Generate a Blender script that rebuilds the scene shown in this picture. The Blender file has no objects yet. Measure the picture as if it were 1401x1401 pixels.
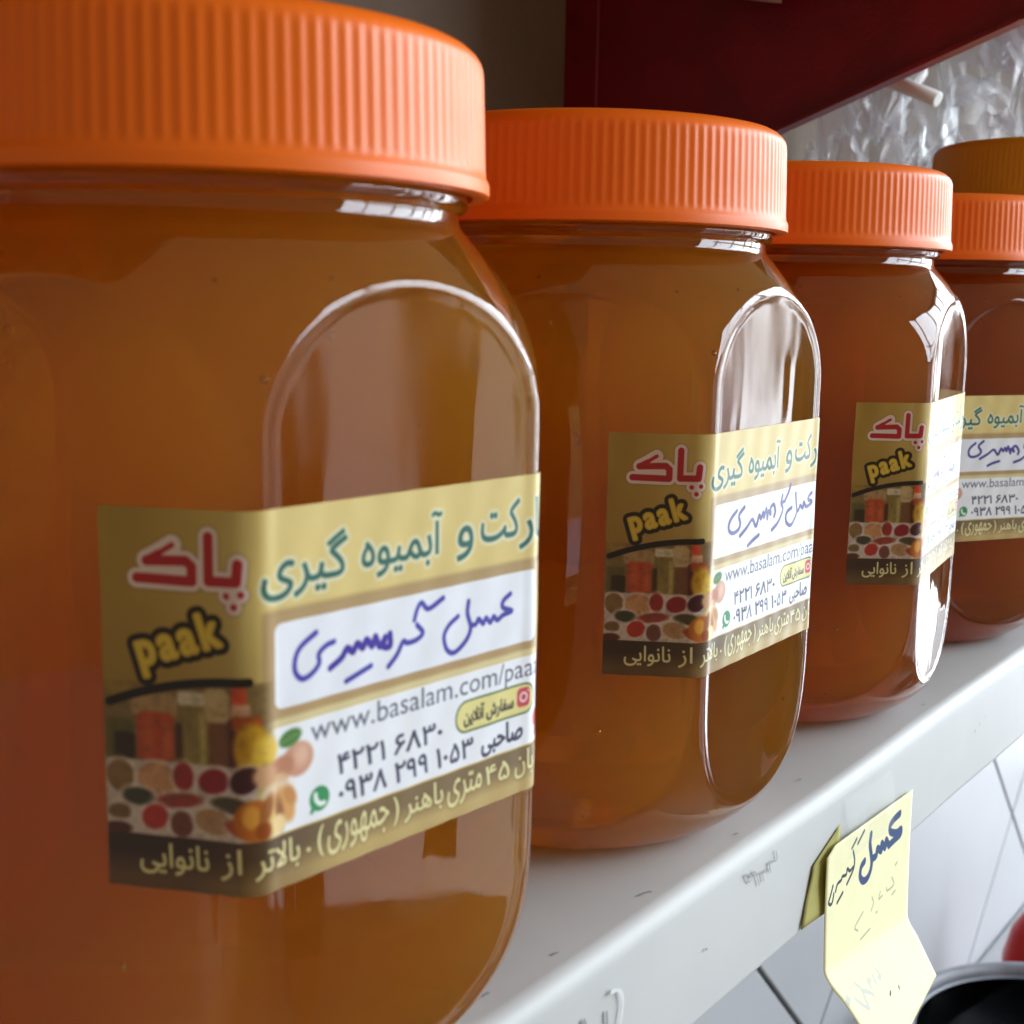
import bpy, bmesh, math, random, unicodedata
import numpy as np
from mathutils import Vector, Matrix
random.seed(7); rng = np.random.default_rng(7)
S = bpy.context.scene
C = S.collection
R = math.radians
OZ = 1500.0                      # camera height above the floor, in mm

def W(x, y, z):                  # millimetres, measured from the camera foot -> metres
    return Vector((x, y, z + OZ)) / 1000.0

# ------------------------------------------------------------------ camera
F_PX = 1839.08; PITCH = R(9.15); ROLL = R(1.03)
cam_d = bpy.data.cameras.new("camera"); cam = bpy.data.objects.new("camera", cam_d); C.objects.link(cam)
cam_d.sensor_width = 36; cam_d.lens = 36 * F_PX / 1401
cam_d.clip_start = 0.01; cam_d.clip_end = 100
right0 = Vector((1, 0, 0)); up0 = Vector((0, math.sin(PITCH), math.cos(PITCH)))
right = right0 * math.cos(ROLL) + up0 * math.sin(ROLL)
up = up0 * math.cos(ROLL) - right0 * math.sin(ROLL)
back = right.cross(up)
M = Matrix((right, up, back)).transposed().to_4x4(); M.translation = W(0, 0, 0)
cam.matrix_world = M
cam_d.dof.use_dof = True; cam_d.dof.focus_distance = 0.285; cam_d.dof.aperture_fstop = 40
S.camera = cam

# ------------------------------------------------------------------ light
S.view_settings.view_transform = 'Standard'; S.view_settings.look = 'None'
S.view_settings.exposure = 0.62; S.view_settings.gamma = 1
w = bpy.data.worlds.new("World"); S.world = w; w.use_nodes = True
bg = w.node_tree.nodes["Background"]; bg.inputs[0].default_value = (1.0, 0.76, 0.46, 1); bg.inputs[1].default_value = 0.23

def area(name, loc, target, sx, sy, power, col):
    l = bpy.data.lights.new(name, 'AREA'); l.shape = 'RECTANGLE'; l.size = sx; l.size_y = sy
    l.energy = power; l.color = col
    o = bpy.data.objects.new(name, l); C.objects.link(o); o.location = loc
    o.rotation_euler = (Vector(target) - Vector(loc)).to_track_quat('-Z', 'Y').to_euler()
    return o
# daylight coming in through the open shop front on the right
area("daylight_sky", (2.3, 1.3, 2.30), (0.0, 1.3, 2.30), 3.4, 1.2, 106, (0.80, 0.91, 1.0))
area("daylight_street", (2.3, 1.85, 0.98), (0.0, 1.85, 0.98), 2.1, 1.3, 40, (0.86, 0.94, 1.0))
area("daylight_street_side", (2.3, 0.15, 0.98), (0.0, 0.15, 0.98), 1.25, 1.3, 4.5, (0.88, 0.95, 1.0))
area("daylight_sunlit_pavement", (2.3, 3.2, 1.60), (0.0, 2.8, 1.60), 1.0, 2.5, 36, (0.92, 0.96, 1.0))

S.render.engine = 'CYCLES'
cy = S.cycles
cy.use_denoising = True; cy.max_bounces = 20; cy.transmission_bounces = 14; cy.transparent_max_bounces = 24
cy.diffuse_bounces = 5; cy.glossy_bounces = 6; cy.volume_bounces = 6; cy.sample_clamp_indirect = 6
cy.caustics_reflective = True; cy.caustics_refractive = True; cy.blur_glossy = 0.3

# ------------------------------------------------------------------ helpers
def mat(name, col=(.5, .5, .5), rough=.5, **kw):
    m = bpy.data.materials.new(name); m.use_nodes = True
    b = m.node_tree.nodes["Principled BSDF"]
    b.inputs["Base Color"].default_value = (*col, 1); b.inputs["Roughness"].default_value = rough
    for k, v in kw.items(): b.inputs[k.replace('_', ' ')].default_value = v
    return m
def noise_mix(m, c1, c2, scale, detail=4, lo=.4, hi=.6, rough=None, bump=0, bscale=None, coord='Object', stretch=None):
    nt = m.node_tree; N = nt.nodes; L = nt.links; b = N["Principled BSDF"]
    tc = N.new("ShaderNodeTexCoord"); no = N.new("ShaderNodeTexNoise"); no.inputs["Scale"].default_value = scale; no.inputs["Detail"].default_value = detail
    src = tc.outputs[coord]
    if stretch:
        mp = N.new("ShaderNodeMapping"); mp.inputs["Scale"].default_value = stretch; L.new(src, mp.inputs[0]); src = mp.outputs[0]
    L.new(src, no.inputs["Vector"])
    r = N.new("ShaderNodeValToRGB"); r.color_ramp.elements[0].position = lo; r.color_ramp.elements[1].position = hi
    r.color_ramp.elements[0].color = (*c1, 1); r.color_ramp.elements[1].color = (*c2, 1)
    L.new(no.outputs["Fac"], r.inputs[0]); L.new(r.outputs[0], b.inputs["Base Color"])
    if rough:
        mr = N.new("ShaderNodeMapRange"); mr.inputs["To Min"].default_value = rough[0]; mr.inputs["To Max"].default_value = rough[1]
        L.new(no.outputs["Fac"], mr.inputs["Value"]); L.new(mr.outputs[0], b.inputs["Roughness"])
    if bump:
        n2 = N.new("ShaderNodeTexNoise"); n2.inputs["Scale"].default_value = bscale or scale * 3; n2.inputs["Detail"].default_value = 6; L.new(src, n2.inputs["Vector"])
        bp = N.new("ShaderNodeBump"); bp.inputs["Strength"].default_value = bump; bp.inputs["Distance"].default_value = .001
        L.new(n2.outputs["Fac"], bp.inputs["Height"]); L.new(bp.outputs[0], b.inputs["Normal"])
    return m
def mesh_obj(name, verts, faces, m=None, parent=None, smooth=True, uvs=None, local=True):
    me = bpy.data.meshes.new(name); me.from_pydata([tuple(v) for v in verts], [], faces)
    if uvs is not None:
        ul = me.uv_layers.new(name="uv")
        idx = np.zeros(len(me.loops), dtype=np.int32); me.loops.foreach_get("vertex_index", idx)
        ul.data.foreach_set("uv", np.asarray(uvs, dtype=np.float32)[idx].ravel())
    if smooth: me.polygons.foreach_set("use_smooth", [True] * len(me.polygons))
    if m: me.materials.append(m)
    me.update()
    o = bpy.data.objects.new(name, me); C.objects.link(o)
    if parent: o.parent = parent
    return o
def thing(name, label, cat, loc=(0, 0, 0), rz=0, group=None):
    o = bpy.data.objects.new(name, None); C.objects.link(o); o.location = loc; o.rotation_euler = (0, 0, rz)
    o.empty_display_size = .02
    tag(o, label, cat, group); return o
def tag(o, label=None, cat=None, group=None, kind=None):
    if label: o['label'] = label
    if cat: o['category'] = cat
    if group: o['group'] = group
    if kind: o['kind'] = kind
    return o
def grid(nu, nv, fn, wrap=False):
    vs = [fn(i, j) for j in range(nv) for i in range(nu)]
    fs = []
    for j in range(nv - 1):
        for i in range(nu if wrap else nu - 1):
            a = j * nu + i; b = j * nu + (i + 1) % nu
            fs.append((a, b, b + nu, a + nu))
    return vs, fs
def sheet(o, t):                                   # real thickness for paper and tin
    md = o.modifiers.new("thickness", 'SOLIDIFY'); md.thickness = t; md.offset = -1

# ------------------------------------------------------------------ print raster engine (labels, handwriting)
FORMS = {}
for cp in list(range(0xFB50, 0xFDFF)) + list(range(0xFE70, 0xFEFD)):
    d = unicodedata.decomposition(chr(cp)).split()
    if len(d) == 2 and d[0] in ('<initial>', '<medial>', '<final>', '<isolated>'):
        FORMS[(chr(int(d[1], 16)), d[0][1:-1])] = chr(cp)
    if len(d) == 3 and d[1:] == ['0644', '0627']: FORMS[('\u0644\u0627', d[0][1:-1])] = chr(cp)
def shape_fa(s):
    s = s.replace('\u0644\u0627', '\u0001'); FORMS_K = {'\u0001': '\u0644\u0627'}
    out = []
    def key(c): return FORMS_K.get(c, c)
    def joins_next(c): return (key(c), 'initial') in FORMS
    def arab(c): return (key(c), 'isolated') in FORMS or (key(c), 'final') in FORMS
    for i, c in enumerate(s):
        if not arab(c): out.append(c); continue
        prev = i > 0 and arab(s[i-1]) and joins_next(s[i-1])
        nxt = i + 1 < len(s) and arab(s[i+1]) and joins_next(c)
        f = 'medial' if prev and nxt else 'final' if prev else 'initial' if nxt else 'isolated'
        out.append(FORMS.get((key(c), f)) or FORMS.get((key(c), 'isolated')) or c)
    return ''.join(reversed(out))
TRI_CACHE = {}
def text_tris(s, bold=0.0, shear=0.0, space=1.0):
    k = (s, bold, shear, space)
    if k in TRI_CACHE: return TRI_CACHE[k]
    c = bpy.data.curves.new('txt', 'FONT'); c.body = s; c.fill_mode = 'NONE'; c.resolution_u = 4; c.space_character = space
    o = bpy.data.objects.new('txt', c); C.objects.link(o); bpy.context.view_layer.update()
    me = o.to_mesh(); v = np.array([x.co[:2] for x in me.vertices]); es = {tuple(sorted(e.vertices[:])) for e in me.edges}
    o.to_mesh_clear(); bpy.data.objects.remove(o); bpy.data.curves.remove(c)
    seg = []; st = 0
    for i in range(len(v)):                        # contours are runs of consecutive vertices
        if (i, i+1) in es: seg.append((v[i], v[i+1]))
        else: seg.append((v[i], v[st])); st = i+1
    T = np.array(seg); lo = T.reshape(-1, 2).min(0); T = T-lo; T = T/T.reshape(-1, 2).max(0)   # unit box, y up
    TRI_CACHE[k] = T; return T
def blur(a, r):
    r = int(max(1, round(r)))
    for _ in range(2):
        for ax in (0, 1):
            p = np.concatenate([np.repeat(a.take([0], ax), r + 1, ax), a, np.repeat(a.take([-1], ax), r, ax)], ax)
            cs = np.cumsum(p, ax)
            n = a.shape[ax]
            a = (cs.take(range(2*r+1, 2*r+1+n), ax) - cs.take(range(0, n), ax)) / (2*r+1)
    return a
class Canvas:
    def __init__(s, u0, u1, v0, v1, ppm, col):
        s.u0, s.v0, s.p = u0, v0, ppm; s.w = int((u1-u0)*ppm); s.h = int((v1-v0)*ppm)
        s.a = np.zeros((s.h, s.w, 3)); s.a[:] = col
        s.U, s.V = np.meshgrid(u0 + (np.arange(s.w)+.5)/ppm, v0 + (np.arange(s.h)+.5)/ppm)
    def paint(s, m, col):
        m = np.clip(m, 0, 1)[..., None]; s.a = s.a*(1-m) + np.asarray(col)*m
    def soft(s, d, w=None):                        # signed distance (mm, negative inside) -> coverage
        return np.clip(.5 - d / (w or 1.2/s.p), 0, 1)
    def rbox(s, u0, v0, u1, v1, r=0, w=None):
        cu, cv = (u0+u1)/2, (v0+v1)/2
        qx = np.abs(s.U-cu)-(u1-u0)/2+r; qy = np.abs(s.V-cv)-(v1-v0)/2+r
        d = np.hypot(np.maximum(qx, 0), np.maximum(qy, 0)) + np.minimum(np.maximum(qx, qy), 0) - r
        return s.soft(d, w)
    def ell(s, u, v, a, b, rot=0, w=None):
        c, q = math.cos(R(rot)), math.sin(R(rot)); x = (s.U-u)*c+(s.V-v)*q; y = -(s.U-u)*q+(s.V-v)*c
        d = (np.hypot(x/a, y/b)-1)*min(a, b); return s.soft(d, w)
    def tris(s, T):                                # directed outline segments (mm) -> coverage, non-zero winding
        K = 3; H, W_ = s.h*K, s.w*K; acc = np.zeros((H, W_+1), np.int16)
        q = (T-(s.u0, s.v0))*s.p*K
        for (ax, ay), (bx, by) in q:
            if ay == by: continue
            sg = 1 if by > ay else -1; y0, y1 = min(ay, by), max(ay, by)
            r = np.arange(max(math.ceil(y0-.5), 0), min(math.ceil(y1-.5), H))
            if not len(r): continue
            x = ax+(bx-ax)*((r+.5)-ay)/(by-ay); x = np.clip(np.ceil(x-.5), 0, W_).astype(int)
            acc[r, x] += sg
        m = np.cumsum(acc[:, :-1], 1) != 0
        return m.reshape(s.h, K, s.w, K).mean((1, 3))
    def text(s, txt, u0, v0, u1, v1, bold=0., rot=0, fa=True, space=1.0):
        T = text_tris(shape_fa(txt) if fa else txt, 0, 0, space).copy()
        cu, cv = (u0+u1)/2, (v0+v1)/2
        X = (T[..., 0]-.5)*(u1-u0); Y = (.5-T[..., 1])*(v1-v0); c, q = math.cos(R(rot)), math.sin(R(rot))
        m = s.tris(np.stack([cu + X*c + Y*q, cv - X*q + Y*c], -1))
        return s.fat(m, bold*7.5) if bold > 0 else m
    def fat(s, m, mm):                             # heavier strokes
        r = mm*s.p; k = int(math.ceil(r)); o = m.copy()
        for dy in range(-k, k+1):
            for dx in range(-k, k+1):
                e = math.hypot(dx, dy)
                if 0 < e < r+.5: o = np.maximum(o, np.roll(m, (dy, dx), (0, 1))*min(1, r+.5-e))
        return o
    def stroke(s, pts, r, smooth=True, taper=0.0):
        pts = np.array(pts, float)
        if smooth and len(pts) > 2:
            P = np.vstack([2*pts[0]-pts[1], pts, 2*pts[-1]-pts[-2]]); o = []
            for i in range(1, len(P)-2):
                for t in np.linspace(0, 1, 6, endpoint=False):
                    o.append(.5*((2*P[i])+(-P[i-1]+P[i+1])*t+(2*P[i-1]-5*P[i]+4*P[i+1]-P[i+2])*t*t+(-P[i-1]+3*P[i]-3*P[i+1]+P[i+2])*t**3))
            pts = np.array(o+[pts[-1]])
        if len(pts) == 1: pts = np.vstack([pts, pts+.01])
        m = np.zeros((s.h, s.w))
        n = len(pts)-1
        for i in range(n):
            a, b = pts[i], pts[i+1]; rr = r*(1-taper*(i/max(n, 1)))
            lo = np.minimum(a, b)-rr-.2; hi = np.maximum(a, b)+rr+.2
            x0 = max(int((lo[0]-s.u0)*s.p), 0); x1 = min(int((hi[0]-s.u0)*s.p)+1, s.w); y0 = max(int((lo[1]-s.v0)*s.p), 0); y1 = min(int((hi[1]-s.v0)*s.p)+1, s.h)
            if x1 <= x0 or y1 <= y0: continue
            U, V = s.U[y0:y1, x0:x1], s.V[y0:y1, x0:x1]; d = b-a; L2 = max(d@d, 1e-9)
            t = np.clip(((U-a[0])*d[0]+(V-a[1])*d[1])/L2, 0, 1)
            ds = np.hypot(U-a[0]-t*d[0], V-a[1]-t*d[1])-rr
            m[y0:y1, x0:x1] = np.maximum(m[y0:y1, x0:x1], s.soft(ds))
        return m
    def strokes(s, L, r, **k):
        m = np.zeros((s.h, s.w))
        for p in L: m = np.maximum(m, s.stroke(p, r, **k))
        return m
    def grow(s, m, mm, soft=.15):
        return np.clip((blur(m, mm*s.p*.6))*6, 0, 1) if mm > 0 else m
    def image(s, name):
        im = bpy.data.images.new(name, s.w, s.h, alpha=False)
        px = np.ones((s.h, s.w, 4), np.float32); px[..., :3] = np.clip(s.a[::-1], 0, 1); im.pixels.foreach_set(px.ravel()); im.update(); im.pack()
        return im
def c8(r, g, b): return (r/255, g/255, b/255)
def fbm(h, w, cell, seed=0):
    g = np.random.default_rng(seed); out = np.zeros((h, w)); amp = 1; tot = 0
    for k in range(3):
        n = g.random((max(2, int(h/cell)+2), max(2, int(w/cell)+2)))
        yi = np.linspace(0, n.shape[0]-1.001, h); xi = np.linspace(0, n.shape[1]-1.001, w)
        y0 = yi.astype(int); x0 = xi.astype(int); fy = (yi-y0)[:, None]; fx = (xi-x0)[None]
        fy = fy*fy*(3-2*fy); fx = fx*fx*(3-2*fx)
        a = n[y0][:, x0]; b = n[y0][:, x0+1]; c = n[y0+1][:, x0]; d = n[y0+1][:, x0+1]
        out += amp*((a*(1-fx)+b*fx)*(1-fy)+(c*(1-fx)+d*fx)*fy); tot += amp; amp *= .5; cell = max(2, cell/2)
    return out/tot

HAND = [
 [[(43.9,15.9),(42.5,16.7),(42.5,17.6),(44.2,18.3),(42.5,18.6),(41.4,19.1),(40.6,18.5),(40.0,19.2),(39.0,18.4),(38.5,19.1),(37.5,18.3),(37.0,18.9),(36.0,18.9)],[(35.6,15.6),(35.4,17.2),(36.0,19.2),(35.1,20.8),(33.0,22.0),(31.5,21.3),(30.9,19.5),(31.8,18.2),(33.6,17.3)],[(25.5,16.4),(26.0,15.1),(26.8,14.4),(28.1,15.4),(30.7,14.4)],[(26.0,17.1),(27.1,18.3),(26.0,19.0),(24.3,19.1),(23.5,18.8),(22.5,20.2),(21.0,21.5)],[(21.3,17.4),(21.3,18.9),(20.2,18.8),(20.5,17.7),(19.6,18.7),(18.8,17.3),(18.3,18.4),(17.3,17.4),(16.7,18.3),(15.8,17.6),(15.1,18.5),(14.2,17.9),(13.3,18.9),(11.5,19.8)],[(12.1,16.7),(10.9,16.9),(9.7,17.7),(9.7,18.9),(8.5,19.9),(7.1,20.2),(6.1,19.1),(6.2,17.5),(7.1,16.3),(9.3,15.1)],[(14.0,21.9),(15.8,21.4),(18.1,20.8)]],
 [[(46.9,15.4),(45.6,16.0),(45.4,16.7),(47.1,17.2),(46.4,17.8),(44.4,18.0),(43.3,17.0),(42.9,18.1),(41.6,17.5),(40.9,18.3),(40.0,18.5)],[(38.9,14.7),(39.4,16.6),(40.0,18.5),(39.0,19.9),(37.1,21.0),(35.1,20.2),(34.7,18.8),(35.5,17.9),(37.2,17.4)],[(32.5,14.4),(32.0,15.9),(33.0,17.0),(32.6,18.0),(30.9,19.6),(28.2,20.8)],[(36.4,12.6),(35.5,14.1),(33.8,15.7)],[(32.7,15.8),(34.0,15.7)],[(29.0,18.2),(29.4,17.2),(28.7,15.8),(27.3,16.3),(27.4,17.6),(26.3,16.8),(25.9,18.3),(25.2,16.2),(24.3,17.8),(23.8,16.8),(22.9,17.9),(22.1,17.2),(20.9,19.1),(19.1,17.6),(16.8,18.8),(14.0,20.1)],[(15.4,14.8),(13.3,16.1),(13.9,17.7),(13.2,18.8),(11.0,19.2),(9.3,18.6),(9.0,17.4),(10.0,16.2),(12.2,15.1)],[(17.6,22.5),(19.8,21.7),(22.2,21.0)]],
]
LU0, LU1, LV1 = -18.0, 57.0, 44.6
def build_label_base():
    c = Canvas(LU0, LU1, 0, LV1, 20, c8(186, 160, 96))
    U, V = c.U, c.V
    # printed gold ground: darker ochre at the left, lighter towards the middle, with a soft sheen band
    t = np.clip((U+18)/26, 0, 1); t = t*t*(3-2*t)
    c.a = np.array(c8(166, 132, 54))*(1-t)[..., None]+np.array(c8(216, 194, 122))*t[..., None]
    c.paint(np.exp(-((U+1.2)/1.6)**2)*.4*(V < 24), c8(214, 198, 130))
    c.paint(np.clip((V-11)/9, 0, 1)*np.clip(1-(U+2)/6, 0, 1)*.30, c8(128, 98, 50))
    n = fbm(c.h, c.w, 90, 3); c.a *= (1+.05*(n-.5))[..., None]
    # brown frame and white writing field
    c.paint(c.rbox(1.3, 11.5, 60, 24.3, .6, .6)*.75, c8(160, 128, 84))
    c.paint(c.rbox(1.9, 12.3, 60, 23.8, .5, 1.2)*.75, c8(176, 148, 104))
    c.paint(c.rbox(3.1, 13.1, 49.3, 23.1, 1.1), c8(232, 236, 246))
    c.paint(c.rbox(49.6, 12.3, 60, 23.8, .3, .5), c8(205, 188, 130))
    c.paint(c.rbox(1.6, 24.3, 60, 25.1, .3, .5)*.8, c8(214, 200, 160))
    # white lower field, fading into the picture
    m = c.rbox(1.8, 25.2, 60, 37.9, .8)*np.clip((U-1.2)/2.2, 0, 1)
    c.paint(m, c8(236, 239, 247))
    # product picture
    pic = np.clip((3.2-U)/1.8, 0, 1)
    arc = lambda u: 19.3+3.1*np.clip(-(u-.1)/17.2, 0, 1)**1.8
    m = pic*np.clip((V-arc(U))*3, 0, 1)*(V < 29.4)
    pn = fbm(c.h, c.w, 26, 5)
    c.paint(m, c8(128, 104, 62))
    dark = lambda a, b, x, y, col, r=.5, al=1.: c.paint(c.rbox(a, b, x, y, r, .5)*pic*al, col)
    dark(-17.6, 24.4, -14.4, 29.2, c8(96, 86, 40)); dark(-16.8, 26.0, -14.2, 29.2, c8(52, 38, 22))
    dark(-14.6, 21.2, -9.0, 24.2, c8(176, 142, 96), 1.2); dark(-14.0, 23.4, -9.4, 29.3, c8(178, 66, 30), .9)
    c.paint(c.ell(-12.6, 26.5, .7, 2.6, 0, 1.0)*.5, c8(214, 110, 62)); c.paint(c.ell(-10.3, 27, .5, 2.2, 0, 1.0)*.5, c8(222, 132, 80))
    dark(-9.3, 24.5, -8.2, 29.3, c8(74, 40, 18)); dark(-9.0, 20.8, -5.4, 22.4, c8(214, 204, 178), .6)
    dark(-8.4, 22.4, -5.2, 29.4, c8(142, 122, 62), .7); c.paint(c.rbox(-6.3, 23, -5.6, 29.3, .3, .6)*.8, c8(196, 176, 106))
    dark(-5.7, 20.2, -2.6, 24.2, c8(198, 172, 124), .9); dark(-5.2, 24.2, -2.6, 29.3, c8(122, 76, 46), .5); dark(-2.8, 23.6, -1.7, 29.3, c8(84, 26, 14), .4)
    dark(-2.4, 19.9, -.6, 22.0, c8(226, 78, 44), .6); dark(-2.4, 21.8, -.2, 23.4, c8(222, 170, 140), .4); dark(-2.4, 23.2, 1.2, 25.0, c8(172, 74, 30), .6)
    c.paint(c.ell(.0, 27.0, 2.2, 2.9, 0, .8), c8(206, 160, 34)); c.paint(c.ell(1.6, 27.6, 1.7, 1.9, 10, .8), c8(222, 184, 66)); c.paint(c.ell(-.8, 26.6, .8, 1.9, 0, .9)*.6, c8(172, 118, 24))
    # bowls of spice
    c.paint(c.rbox(-17.9, 29.2, .5, 38.2, .1, .3)*np.clip((1.6-U)/1.6, 0, 1), c8(204, 188, 180))
    for (u, v, a, b, ro, col) in [(-16.2,31.2,1.7,1.9,0,(136,104,62)),(-11.6,31.3,2.5,1.9,5,(204,150,104)),(-8.4,30.8,1.25,1.7,0,(156,40,40)),(-4.7,31.1,1.9,1.5,-14,(146,26,44)),
                             (-.9,30.7,1.9,1.5,-30,(66,24,34)),(-14.0,33.6,2.0,1.05,4,(64,64,46)),(-9.0,33.7,2.9,.9,-6,(158,62,52)),(-2.7,33.7,2.4,1.0,3,(80,70,50)),
                             (-12.0,35.9,1.7,1.45,-24,(186,50,42)),(-8.7,36.5,1.4,1.6,0,(116,66,58)),(-4.8,35.9,2.3,1.5,8,(178,136,94)),(-16.4,35.6,1.4,1.0,0,(120,92,60)),(-16.6,37.6,1.7,.8,0,(90,44,34)),(-1.6,36.5,1.9,.9,20,(178,78,52))]:
        c.paint(c.ell(u, v, a+.4, b+.4, ro, .6)*.6, c8(226, 210, 204)); c.paint(c.ell(u, v, a, b, ro, .35), c8(*col))
    c.paint((pic*(V > 20)*(V < 38.2)*(U < 2.5))*np.abs(pn-.5)*.8, c8(70, 48, 30))
    # garlic, onion, leaf and nuts
    c.paint(c.ell(6.5, 29.6, 2.3, 2.1, 0, .4), c8(200, 148, 122)); c.paint(c.ell(6.9, 29.2, 1.1, 1.3, 0, 1.2)*.7, c8(232, 190, 166)); c.paint(c.ell(3.8, 30.2, 2.0, 1.5, -20, .5), c8(190, 128, 98))
    c.paint(c.ell(3.1, 31.9, 1.9, 1.2, -20, .5), c8(218, 178, 136)); c.paint(c.ell(1.6, 30.4, 1.6, 1.3, 0, .6), c8(206, 160, 120))
    c.paint(c.ell(5.3, 26.8, 1.7, 1.0, -14, .3), c8(74, 124, 56)); c.paint(c.stroke([(4.1, 27.1), (6.5, 26.5)], .12)*.5, c8(130, 170, 100))
    c.paint(c.ell(3.0, 32.9, 2.6, 1.2, -10, .8)*.8, c8(228, 214, 186))
    for (u, v, a, b, ro, col) in [(.2,35.6,2.6,2.5,0,(188,104,34)),(-.2,35.1,1.1,1.4,0,(224,158,64)),(2.6,35.4,1.5,2.4,12,(226,190,120)),(1.7,34.4,.8,1.8,20,(160,98,48)),(4.4,34.6,1.3,2.4,-24,(214,160,96)),(3.6,35.4,.6,2.0,-8,(150,92,52)),(3.4,36.6,1.1,1.2,0,(236,208,150)),(1.3,36.9,1.0,1.1,0,(150,74,26)),(5.2,33.6,.8,1.4,-30,(196,136,78))]:
        c.paint(c.ell(u, v, a, b, ro, .5), c8(*col))
    # address band
    t = np.clip((U+8)/22, 0, 1)[..., None]
    band = np.array(c8(64, 44, 34))*(1-t)+np.array(c8(124, 102, 66))*t
    low = np.array(c8(104, 76, 46))*(1-t)+np.array(c8(190, 164, 104))*t
    g = np.clip((V-40.2)/3.0, 0, 1)[..., None]; bcol = band*(1-g)+low*g
    m = c.rbox(-20, 38.1, 60, 50)[..., None]; c.a = c.a*(1-m)+bcol*m
    # brush line under the name
    c.paint(c.stroke([(-17.3, 22.5), (-13.2, 21.1), (-8.9, 20.1), (-4.5, 19.5), (-.3, 19.3)], .52), c8(22, 14, 16))
    # red shop name with pale outline
    P = [[(-12.3,6.0),(-7.6,5.8),(-6.9,6.4),(-6.9,8.1),(-13.5,8.0)],[(-12.3,5.9),(-10.8,5.1),(-9.2,4.1)],[(-4.9,3.0),(-4.9,8.0),(-1.6,7.9),(-1.4,5.9)]]
    D = [(-2.8,9.5),(-1.1,9.3),(-1.9,10.7)]
    halo = np.maximum(c.strokes(P, 1.15, smooth=False), c.strokes([[d] for d in D], .95)); c.paint(blur(halo, 4), c8(120, 92, 60)); c.paint(halo, c8(226, 206, 204))
    c.paint(c.strokes(P[:1]+P[2:], .58, smooth=False), c8(176, 24, 38)); c.paint(c.strokes(P[1:2], .42, smooth=False, taper=.5), c8(176, 24, 38)); c.paint(c.strokes([[d] for d in D], .40), c8(176, 24, 38))
    # latin name, yellow on black
    m = c.text("paak", -13.8, 12.7, -3.6, 18.0, bold=.045, rot=17, fa=False, space=1.22)
    c.paint(c.fat(m, .75), c8(34, 22, 12)); c.paint(m, c8(206, 172, 48))
    m2 = c.text("paak", -13.8, 12.7, -3.6, 18.0, bold=.0, rot=17, fa=False, space=1.22)
    c.paint(blur(m2, 2)*.5, c8(238, 214, 110))
    # green headline with pale outline
    G = [("گیری", 1.3, 3.4, 14.2, 10.4), ("آبمیوه", 16.6, 3.1, 30.4, 10.0), ("و", 33.2, 5.6, 36.3, 10.0), ("کت", 37.9, 3.0, 45.6, 8.2), ("ر", 45.6, 6.2, 48.2, 10.0), ("ما", 48.8, 3.2, 55.0, 8.8)]
    m = sum(c.text(s, a, b, x, y, bold=.012) for s, a, b, x, y in G); m = np.clip(m, 0, 1)
    c.paint(np.clip(blur(m, 8)*5, 0, 1)*.9, c8(222, 220, 190)); c.paint(np.clip(blur(m, 1)*1.25, 0, 1), c8(28, 94, 84))
    # lines of print
    ink = c8(52, 52, 84)
    c.paint(np.clip(c.text("www.basalam.com/paaak", 8.4, 25.4, 53.0, 29.0, bold=.004, fa=False), 0, 1)*.95, c8(84, 88, 112))
    c.paint(c.text("۰۳۸۶ ۱۲۲۴"[::-1], 12.6, 30.7, 30.8, 33.2, bold=.014, fa=False), ink)
    c.paint(c.text("۰۹۳۸ ۲۹۹ ۱۰۵۳", 12.8, 34.3, 36.8, 36.9, bold=.014, fa=False), ink)
    c.paint(c.ell(9.7, 35.3, 1.55, 1.55), c8(52, 146, 90)); c.paint(c.stroke([(9.1, 34.7), (9.2, 35.4), (9.8, 36.0), (10.4, 36.0)], .3), c8(235, 245, 240)); c.paint(c.stroke([(8.5, 36.7), (8.9, 36.1)], .3), c8(52, 146, 90))
    c.paint(c.rbox(33.2, 28.9, 49.4, 33.4, 2.2), c8(86, 110, 66)); c.paint(c.rbox(33.5, 29.2, 49.1, 33.1, 1.95), c8(224, 214, 140))
    c.paint(c.text("سفارش آنلاین", 35.0, 30.0, 45.0, 32.6, bold=.015), c8(56, 52, 40))
    c.paint(c.rbox(45.7, 29.6, 48.3, 32.3, .7), c8(200, 62, 80)); c.paint(c.ell(47, 30.95, .75, .75)-c.ell(47, 30.95, .45, .45), c8(240, 220, 220)); c.paint(c.ell(47.85, 30.1, .15, .15), c8(240, 220, 220))
    c.paint(c.text("صاحبی", 38.5, 33.9, 46.9, 37.6, bold=.02), ink)
    c.paint(c.ell(50.4, 34.6, 1.1, 1.3), c8(196, 36, 60)); c.paint(c.stroke([(50.4, 35.2), (50.4, 36.9)], .35), c8(196, 36, 60))
    A = [("نانوایی", -14.0, 39.0, -5.5, 42.8), ("از", -4.0, 38.9, -1.4, 42.8), ("بالاتر", .2, 38.9, 6.6, 42.8), (".", 7.7, 40.9, 8.2, 41.4), ("جمهوری", 11.0, 38.9, 21.2, 43.0), ("باهنر", 24.0, 38.7, 31.0, 42.6), ("متری", 32.0, 38.9, 38.6, 43.0), ("خیابان", 45.6, 38.6, 54.0, 42.6)]
    m = sum(c.text(s, a, b, x, y, bold=.01) for s, a, b, x, y in A)
    m = m + c.text("۴۵", 39.5, 39.2, 44.3, 41.8, bold=.012, fa=False) + c.text("(", 9.4, 38.7, 10.3, 42.6, bold=.01, fa=False) + c.text(")", 22.0, 38.6, 22.9, 42.4, bold=.01, fa=False)
    c.paint(np.clip(blur(m, 6)*1.6, 0, 1)*.45, c8(90, 72, 44)); c.paint(np.clip(m, 0, 1), c8(226, 218, 160))
    return c
LBASE = build_label_base().a
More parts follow.
